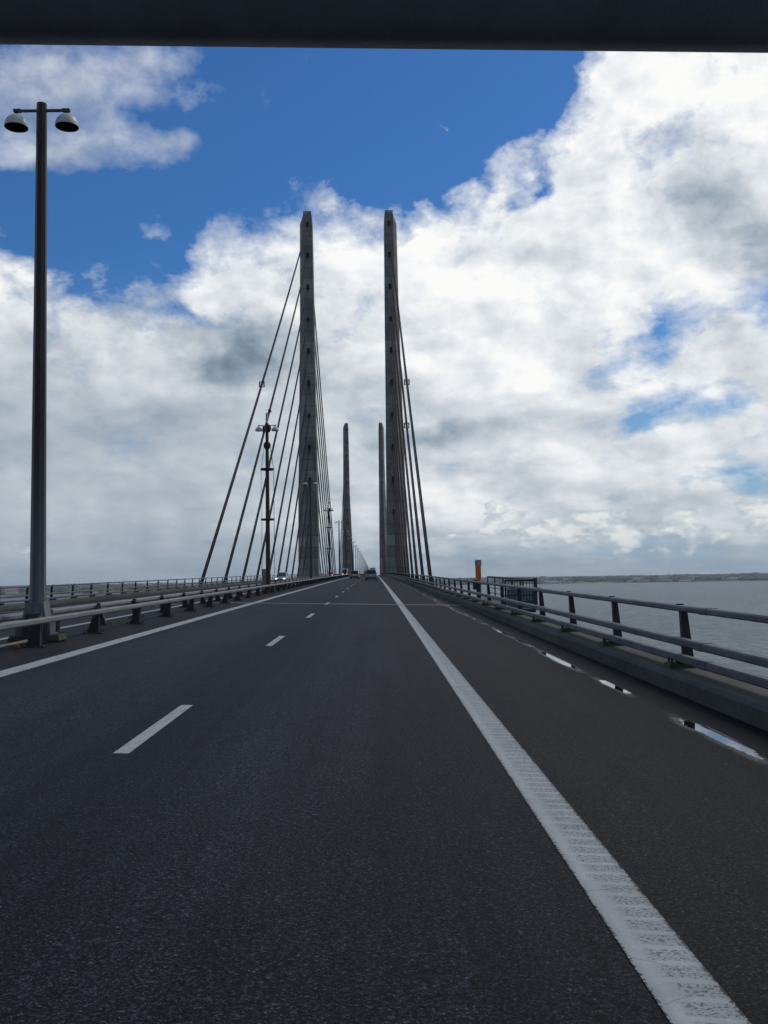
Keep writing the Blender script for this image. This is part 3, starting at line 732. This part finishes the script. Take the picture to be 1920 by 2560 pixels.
pf = thing('service_platform', 'dark framed service platform with panelled end hung outside the right railing', 'platform', (5.4, 36, zd(4.05, 36)))
zf = .0
def zl(y): return zd(4.05, y)-pf.location.z
def L(x, y, z): return (x-5.4, y-36, zl(y)+z)
Yn, Yf = 35.2, 50.0; X0, X1 = 4.86, 5.98
m = MB(); m.rings([[L(X0-.1, Yn, .05), L(X1, Yn, .05), L(X1, Yn, .18), L(X0-.1, Yn, .18)], [L(X0-.1, Yf, .05), L(X1, Yf, .05), L(X1, Yf, .18), L(X0-.1, Yf, .18)]]); m.build('floor', MESH, pf)
MB().box(L(X1, Yn, .74), (.12, .12, 1.16)).build('post', MESH, pf)
for y in [Yn+(Yf-Yn)*i/5 for i in range(1, 6)]: MB().box(L(X1, y, .72), (.06, .06, 1.1)).build('post', MESH, pf)
for x in (X0, (X0+X1)/2): MB().box(L(x, Yn, .72), (.06, .06, 1.1)).build('post', MESH, pf)
m = MB()
for z, r_ in ((1.25, .045), (.95, .02), (.70, .02), (.45, .02)):
    m.tube([L(X0, Yn, z), L(X1, Yn, z), L(X1, Yn+.05, z), L(X1, Yf, z)], r_, 6)
m.build('rail', MESH, pf)
m = MB()
for x in [X0+(X1-X0)*i/10 for i in range(1, 10)]: m.box(L(x, Yn, .7), (.018, .02, 1.05))
m.build('grille', MESH, pf)
m = MB(); m.box(L((X0+X1)/2, Yn+.03, .56), (X1-X0-.1, .012, .72)); m.build('panel', GLASSP, pf)
m = MB(); m.box(L(X0+.2, Yn+12, .9), (.3, .3, .5)); m.build('control_box', MESH, pf)
m = MB(); m.tube([L(X0+.02, Yn+9, 1.1), L(X0+.02, Yn+9, .3)], .09, 8); m.build('stanchion', MESH, pf)

# ------------------------------------------------------------------ vehicles
TYRE = mat('tyre_rubber', (.012, .012, .012), .8); RIMM = mat('wheel_rim', (.25, .25, .26), .4, .8)
CGL = mat('tinted_window', (.012, .015, .018), .08); REDL = mat('tail_light_red', (.35, .01, .008), .3, emis=(1, .03, .02), estr=.15)
LITL = mat('lit_headlight', (.9, .9, .85), .3, emis=(1, .93, .80), estr=4.); LITS = mat('lit_headlight_weak', (.9, .9, .85), .3, emis=(1, .9, .75), estr=1.5)
PLATE = mat('number_plate', (.55, .55, .52), .5); TRIM = mat('black_plastic', (.02, .02, .022), .6)
def carpaint(n, c): return mat(n, c, .28, .35, var=.06, vscale=2.)
def car(label, x, y, L_, Wd, Hh, paint_, away=True, lights=None, hatch=True, group='cars on the bridge'):
    root = thing('car', label, 'car', (x, y, zd(x, y)), 0 if away else PI, group)
    w = Wd/2; hl = L_/2; gc = .18; belt = Hh*.60
    # local +y is the front
    def ring(yy, wl, zt_, inset): return [(-wl*.90, yy, gc), (wl*.90, yy, gc), (wl, yy, gc+.22), (wl, yy, zt_*.80), (wl-inset, yy, zt_), (-wl+inset, yy, zt_), (-wl, yy, zt_*.80), (-wl, yy, gc+.22)]
    st = [(-hl, .90, belt*.80), (-hl+.10, .97, belt*.98), (-hl+.5, 1, belt), (0, 1, belt), (hl*.42, 1, belt*.97), (hl*.72, .98, belt*.88), (hl-.15, .92, belt*.74), (hl, .80, belt*.58)]
    MB().rings([ring(a, w*b_, c_, .06) for a, b_, c_ in st]).build('body', paint_, root, smooth=False, bevel=.03)
    bk = -hl+.16 if hatch else -hl*.55
    base = [(bk, w*.90), (hl*.40, w*.90)]; rf = [(bk+.42, w*.72), (hl*.02, w*.74)]
    yb0, yb1 = bk, hl*.42; yr0, yr1 = bk+.38, hl*.04; zt2 = Hh-.03
    b4 = [(-w*.92, yb0, belt-.01), (w*.92, yb0, belt-.01), (w*.92, yb1, belt-.03), (-w*.92, yb1, belt-.03)]
    t4 = [(-w*.74, yr0, zt2), (w*.74, yr0, zt2), (w*.74, yr1, zt2), (-w*.74, yr1, zt2)]
    MB().rings([b4, t4]).build('window', CGL, root)
    m = MB(); m.rings([[(-w*.76, yr0-.05, zt2-.01), (w*.76, yr0-.05, zt2-.01), (w*.76, yr1+.05, zt2-.01), (-w*.76, yr1+.05, zt2-.01)], [(-w*.70, yr0, Hh+.02), (w*.70, yr0, Hh+.02), (w*.70, yr1-.05, Hh+.02), (-w*.70, yr1-.05, Hh+.02)]])
    for a, b_ in ((0, 0), (1, 1), (2, 2), (3, 3)):
        p, q = Vector(b4[a]), Vector(t4[a]); p.z -= .02; m.tube([p, q], [.055, .045], 6)
    for sx in (-1, 1): m.tube([(sx*w*.925, (yb0+yb1)*.5, belt-.02), (sx*w*.745, (yr0+yr1)*.5, zt2)], .035, 5)
    m.build('roof', paint_, root, bevel=.01)
    for sx in (-1, 1):
        for wy in (-hl+.78, hl-.82):
            m = MB(); n = 18
            m.rings([[(sx*(w-dx_), wy+rr*math.cos(2*PI*j/n), .32+rr*math.sin(2*PI*j/n)) for j in range(n)] for dx_, rr in ((.22, .30), (.20, .32), (.03, .32), (.0, .29))])
            tw = m.build('wheel', TYRE, root)
            m = MB(); m.rings([[(sx*(w+.004-dx_), wy+rr*math.cos(2*PI*j/n), .32+rr*math.sin(2*PI*j/n)) for j in range(n)] for dx_, rr in ((.02, .20), (.0, .19))]); m.build('rim', RIMM, tw)
        m = MB(); m.box((sx*w*.82, -hl+.05, belt*.80), (.17, .12, .30)); m.build('tail_light', REDL, root, bevel=.015)
        m = MB(); m.box((sx*w*.66, hl-.07, belt*.60), (.30, .14, .13)); m.build('headlight', lights or GALV_L, root, bevel=.02)
        m = MB(); m.box((sx*(w+.09), hl*.36, belt+.06), (.18, .10, .13)); m.build('mirror', paint_, root, bevel=.02)
    m = MB(); m.box((0, -hl-.03, .36), (Wd*.90, .14, .24)); m.box((0, hl-.0, .34), (Wd*.82, .14, .22)); m.build('bumper', TRIM, root, bevel=.03)
    m = MB(); m.box((0, -hl-.01, belt*.74), (.48, .03, .11)); m.build('number_plate', PLATE, root)
    if not away: m = MB(); m.box((0, hl+.075, .36), (.48, .02, .11)); m.build('number_plate', PLATE, root)
    return root
car('silver people carrier driving away in the right lane', -.50, 147, 4.2, 1.78, 1.62, carpaint('silver_paint', (.26, .27, .31)))
car('yellowish beige hatchback driving away in the left lane ahead', -3.62, 173, 3.8, 1.66, 1.46, carpaint('sand_paint', (.34, .32, .17)))
car('dark red car half hidden beyond the silver people carrier', -1.70, 232, 4.2, 1.74, 1.46, carpaint('dark_red_paint', (.09, .02, .02)))
car('pale blue estate car with lit headlights coming towards the camera', -14.0, 143, 4.6, 1.76, 1.46, carpaint('pale_blue_paint', (.30, .38, .46)), away=False, lights=LITL)
car('red car glimpsed over the median coming towards the camera', -14.2, 308, 4.2, 1.72, 1.45, carpaint('red_paint', (.28, .02, .02)), away=False, lights=LITS)
car('small dark car with lit headlights far off in the oncoming lane', -12.6, 470, 4.2, 1.72, 1.5, carpaint('dark_grey_paint', (.06, .06, .07)), away=False, lights=LITL)
def truck(label, x, y, away, boxc, cabc, Hh=3.7, lights=None):
    root = thing('box_truck', label, 'truck', (x, y, zd(x, y)), 0 if away else PI, 'trucks on the bridge')
    m = MB(); m.box((0, -.8, (1.0+Hh)/2), (2.45, 5.8, Hh-1.0)); m.build('cargo_box', boxc, root, bevel=.04)
    m = MB(); m.rings([[(-1.05, 2.2, .5), (1.05, 2.2, .5), (1.05, 4.0, .5), (-1.05, 4.0, .5)], [(-1.08, 2.2, 1.6), (1.08, 2.2, 1.6), (1.08, 4.1, 1.6), (-1.08, 4.1, 1.6)], [(-.98, 2.2, 2.75), (.98, 2.2, 2.75), (.98, 3.65, 2.75), (-.98, 3.65, 2.75)]]); m.build('cab', cabc, root, bevel=.05)
    m = MB(); m.rings([[(-.94, 4.06, 1.68), (.94, 4.06, 1.68), (.94, 4.13, 1.68), (-.94, 4.13, 1.68)], [(-.88, 3.72, 2.5), (.88, 3.72, 2.5), (.88, 3.80, 2.5), (-.88, 3.80, 2.5)]]); m.build('windscreen', CGL, root)
    m = MB(); m.box((0, 0, .78), (1.0, 7.2, .3)); m.box((0, -3.6, .6), (2.3, .12, .14)); m.build('chassis', TRIM, root)
    for sx in (-1, 1):
        for wy in (-2.4, 3.0):
            n = 18; m = MB(); m.rings([[(sx*(1.16-dx_), wy+rr*math.cos(2*PI*j/n), .45+rr*math.sin(2*PI*j/n)) for j in range(n)] for dx_, rr in ((.34, .43), (.3, .45), (.03, .45), (0, .42))]); m.build('wheel', TYRE, root)
        m = MB(); m.box((sx*.95, -3.69, .75), (.3, .06, .14)); m.build('tail_light', REDL, root)
        m = MB(); m.box((sx*.85, 4.08, .85), (.26, .08, .18)); m.build('headlight', lights or GALV_L, root)
    return root
truck('small pale box truck far ahead above the silver people carrier', -.75, 415, True, mat('pale_green_box', (.42, .47, .42), .5, var=.1), HEADM, 3.25)
truck('white truck with lit headlights far off in the oncoming lane', -14.1, 455, False, mat('white_box', (.6, .62, .66), .5, var=.1), mat('blue_cab', (.05, .07, .15), .4), 3.5, LITL)

# ------------------------------------------------------------------ gull
g = MB(); gy = 235.; 
def gull_wing(s):
    pts = [(0, 0, 0), (s*.22, .02, .10), (s*.42, -.03, .06), (s*.62, -.12, -.05)]
    ch = [.16, .15, .11, .02]
    rings = []
    for (x, y, z), c_ in zip(pts, ch): rings.append([(x, y+c_*.5, z+.006), (x, y, z+.022), (x, y-c_*.5, z+.002), (x, y, z-.006)])
    g.rings(rings)
gull_wing(1); gull_wing(-1)
g.tube([(0, .26, 0), (0, .20, .01), (0, .10, 0), (0, -.08, -.01), (0, -.22, 0), (0, -.30, .0)], [.012, .04, .06, .055, .025, .03], 8)
o = g.build('gull', mat('gull_feathers', (.25, .26, .28), .8, var=.2, vscale=9)); o.location = (22.4, gy, ZC+6.75); o.rotation_euler = (R(8), R(-22), R(-35))
tag(o, 'gull gliding over the sea above the right railing', 'bird')

# ------------------------------------------------------------------ vehicle the photo is taken from: header and roof edge
hd = thing('vehicle_header', 'dark roof edge of the vehicle the photo is taken from, across the top', 'vehicle part', (0, .62, ZC+.3795))
tilt = -.0225
rings = []
for x in [-.72+1.44*i/12 for i in range(13)]:
    zo = tilt*x; sgx = .012*abs(x/.72)**3
    pr = [(-.004, -.0005), (.010, -.0065), (.030, -.004), (.036, .012), (.030, .05), (-.01, .13), (-.10, .17), (-.55, .21), (-1.5, .20), (-1.5, .17), (-.55, .175), (-.16, .135), (-.055, .085), (-.020, .030), (-.008, .008)]
    rings.append([(x, a-sgx*0, b+zo) for a, b in pr])
hm = MB(); hm.rings(rings); hmo = hm.build('roof_lining', HEADER, hd, smooth=True); hmo.location.z = .0

# ------------------------------------------------------------------ sea
def sea_mat():
    m = bpy.data.materials.new('sea'); m.use_nodes = True; t = NT(m.node_tree); b = t.n['Principled BSDF']
    tc = t.new('ShaderNodeTexCoord').outputs['Object']
    v = t.vmath('MULTIPLY', tc, (1, .55, 1))
    w1 = t.noise(v, .045, 4, .6); w2 = t.noise(v, .085, 6, .72, .4); w3 = t.noise(v, .012, 3, .5)
    h = t.math('ADD', t.math('MULTIPLY', w1, 2.2), t.math('MULTIPLY', w2, 1.1))
    big = t.noise(t.vmath('MULTIPLY', tc, (1, .30, 1)), .0035, 5, .62)
    c = t.mix(t.mapr(big, .38, .62), (.066, .106, .116), (.108, .138, .146))
    crest = t.noise(t.vmath('MULTIPLY', tc, (.8, 2.2, 1)), .085, 3, .65)
    cap = t.math('MULTIPLY', t.mapr(crest, .665, .70), t.mapr(w3, .42, .6))
    c = t.mix(1., c, t.ramp(t.mapr(w2, .34, .66), [(0, .35), (.5, 1.), (1, 1.9)]), 'MULTIPLY')
    c = t.mix(cap, c, (.75, .77, .78))
    t.put(b.inputs['Base Color'], c); t.put(b.inputs['Roughness'], t.math('ADD', t.math('MULTIPLY', cap, .5), .42)); b.inputs['Specular IOR Level'].default_value = .22
    b.inputs['IOR'].default_value = 1.33
    bn = t.new('ShaderNodeBump'); bn.inputs['Strength'].default_value = .9; bn.inputs['Distance'].default_value = 1.0
    t.put(bn.inputs['Height'], h); t.l.new(bn.outputs[0], b.inputs['Normal'])
    return m
rings = []
rad = [0, 300, 900, 2500, 6000, 14500]
mb = MB(); n = 96; vs = [(0, 0, 0)]; fs = []
for r in rad[1:]: vs += [(r*math.cos(2*PI*j/n), r*math.sin(2*PI*j/n), 0) for j in range(n)]
for j in range(n): fs.append((0, 1+j, 1+(j+1) % n))
for i in range(len(rad)-2):
    for j in range(n): a = 1+i*n; k = (j+1) % n; fs.append((a+j, a+n+j, a+n+k, a+k))
mb.add(vs, fs); o = mb.build('sea', sea_mat()); tag(o, kind='structure')

# ------------------------------------------------------------------ far shores
def land_mat():
    m = bpy.data.materials.new('farmland'); m.use_nodes = True; t = NT(m.node_tree); b = t.n['Principled BSDF']
    tc = t.new('ShaderNodeTexCoord').outputs['Object']
    cell = t.voro(t.vmath('ADD', tc, t.vmath('SCALE', t.noise(tc, .002, 2, out=1), scale=260.)), .0030, out=1)
    wood = t.noise(tc, .0016, 5, .6); tex = t.noise(tc, .012, 4, .65)
    c = t.ramp(t.sep(cell)[0], [(0, (.045, .075, .035)), (.35, (.07, .10, .045)), (.55, (.16, .15, .085)), (.75, (.09, .12, .05)), (.9, (.24, .21, .13)), (1, (.12, .11, .07))], 'CONSTANT')
    c = t.mix(t.mapr(wood, .44, .50), c, (.028, .048, .026))
    c = t.mix(1., c, t.ramp(t.mapr(tex, .3, .7), [(0, .6), (1, 1.4)]), 'MULTIPLY')
    t.put(b.inputs['Base Color'], c); b.inputs['Roughness'].default_value = 1.; b.inputs['Specular IOR Level'].default_value = .1
    return m
LAND = land_mat()
from mathutils import noise as mn
def coast(a):
    base = 5950+230*mn.noise(Vector((a*.16, 3.1, 0)))+110*mn.noise(Vector((a*.9, 1.1, 0)))
    if a < -2: base = base+(5150-base)*min(1, (-2-a)/10)
    return base
def outer(a): return 13200 if a > -5 else 13900
def hgt(x, y, r, c_):
    f = min(1, (r-c_)/500)
    hh = 6+13*(mn.noise(Vector((x*.0006, y*.0006, 0)))+.35)+7*mn.noise(Vector((x*.0028, y*.0028, 5)))+5.0*max(0, mn.noise(Vector((x*.011, y*.011, 9))))
    return max(.4, hh*f+(r-c_)*.0010)
naz, nr = 640, 46
mb = MB(); vs = []; fs = []
for i in range(naz+1):
    a = -75+150*i/naz; c_ = coast(a); oo = outer(a)
    for j in range(nr+1):
        t = (j/nr)**1.6; r = c_+(oo-c_)*t; x, y = r*math.sin(R(a)), r*math.cos(R(a)); vs.append((x, y, hgt(x, y, r, c_) if j else -.5))
for i in range(naz):
    for j in range(nr): p = i*(nr+1)+j; fs.append((p, p+1, p+nr+2, p+nr+1))
mb.add(vs, fs); o = mb.build('land', LAND); tag(o, kind='structure')
# low spit off the left shore
mb = MB(); vs = []; fs = []
for i in range(81):
    a = -32+15.5*i/80; w_ = 40+50*abs(mn.noise(Vector((a*.7, 0, 0)))); r0 = 4150+120*mn.noise(Vector((a*.3, 7, 0)))
    for r, z in ((r0-w_, -.3), (r0-w_*.6, 2.2), (r0+w_*.6, 2.6), (r0+w_, -.3)): vs.append((r*math.sin(R(a)), r*math.cos(R(a)), z))
for i in range(80):
    for j in range(3): p = i*4+j; fs.append((p, p+1, p+5, p+4))
mb.add(vs, fs); o = mb.build('spit', mat('spit_ground', (.12, .11, .09), 1., var=.4, vscale=.02)); tag(o, kind='structure')
# trees of the shore as one far-off wood
mb = MB()
for i in range(2600):
    a = random.uniform(-26, 27); c_ = coast(a)
    if mn.noise(Vector((a*.8, 2, 0)))+random.uniform(-.35, .35) < -.05: continue
    r = c_+random.uniform(60, 500)+(random.random()**2)*5200; x, y = r*math.sin(R(a)), r*math.cos(R(a)); z = hgt(x, y, r, c_)
    s = random.uniform(9, 17); w_ = s*random.uniform(.8, 2.6); n = 6
    rg = [[(x+w_*q*math.cos(2*PI*j/n+i)*random.uniform(.75, 1.2), y+w_*q*math.sin(2*PI*j/n+i)*random.uniform(.75, 1.2), z+s*h_) for j in range(n)] for q, h_ in ((.8, -.1), (1, .35), (.75, .8), (.25, 1.05))]
    mb.rings(rg)
o = mb.build('woodland', mat('far_foliage', (.035, .055, .032), 1., var=.4, vscale=.03)); tag(o, 'far-off dark woods along the opposite shore', 'woodland', kind='stuff')
# pale buildings on the shores
def fbuild(a, dr, w_, d_, h_, pitched, colr, roofm, label, grp):
    c_ = coast(a); r = c_+dr; x, y = r*math.sin(R(a)), r*math.cos(R(a)); z = hgt(x, y, r, c_)
    root = thing('distant_building', label, 'building', (x, y, z-1), R(-a)+random.uniform(-.3, .3), grp)
    m = MB(); m.box((0, 0, h_/2), (w_, d_, h_)); m.build('wall', colr, root)
    m = MB()
    if pitched: m.rings([[(-w_/2-.5, -d_/2-.5, h_), (-w_/2-.5, d_/2+.5, h_), (-w_/2-.5, 0, h_+d_*.3)], [(w_/2+.5, -d_/2-.5, h_), (w_/2+.5, d_/2+.5, h_), (w_/2+.5, 0, h_+d_*.3)]])
    else: m.box((0, 0, h_+.4), (w_+1, d_+1, .8))
    m.build('roof', roofm, root)
WH = mat('pale_render', (.72, .72, .70), .8, var=.1, vscale=.2); TN = mat('tan_render', (.46, .38, .28), .8, var=.1, vscale=.2)
RFR = mat('red_roof', (.26, .10, .06), .8); RFG = mat('grey_roof', (.30, .30, .31), .8)
for i in range(46):
    a = random.choice([random.uniform(5, 26), random.uniform(8, 12), random.uniform(15, 19)])
    fbuild(a, random.choice([random.uniform(70, 500), random.uniform(400, 2600)]), random.uniform(18, 70), random.uniform(12, 26), random.uniform(5, 11), i % 2, random.choice([WH, WH, TN]), random.choice([RFR, RFG, RFR]),
           'tiny pale building among trees on the right far shore', 'buildings on the right far shore')
for i in range(40):
    a = random.uniform(-25, -8)
    fbuild(a, random.choice([random.uniform(70, 600), random.uniform(400, 3200)]), random.uniform(20, 90), random.uniform(14, 34), random.uniform(6, 14), i % 2, random.choice([WH, WH, TN]), random.choice([RFG, RFG, RFR]),
           'tiny pale building among trees on the left far shore', 'buildings on the left far shore')

# ------------------------------------------------------------------ haze over the water
hz_m = bpy.data.materials.new('haze'); hz_m.use_nodes = True; t = NT(hz_m.node_tree); t.n.clear()
pv = t.new('ShaderNodeVolumePrincipled'); pv.inputs['Color'].default_value = (.80, .88, 1., 1); pv.inputs['Density'].default_value = 5.0e-5; pv.inputs['Anisotropy'].default_value = .2
om = t.new('ShaderNodeOutputMaterial'); t.l.new(pv.outputs[0], om.inputs['Volume'])
hb = MB(); hb.box((0, 0, 105), (34000, 34000, 214)); o = hb.build('haze', hz_m); tag(o, kind='stuff')
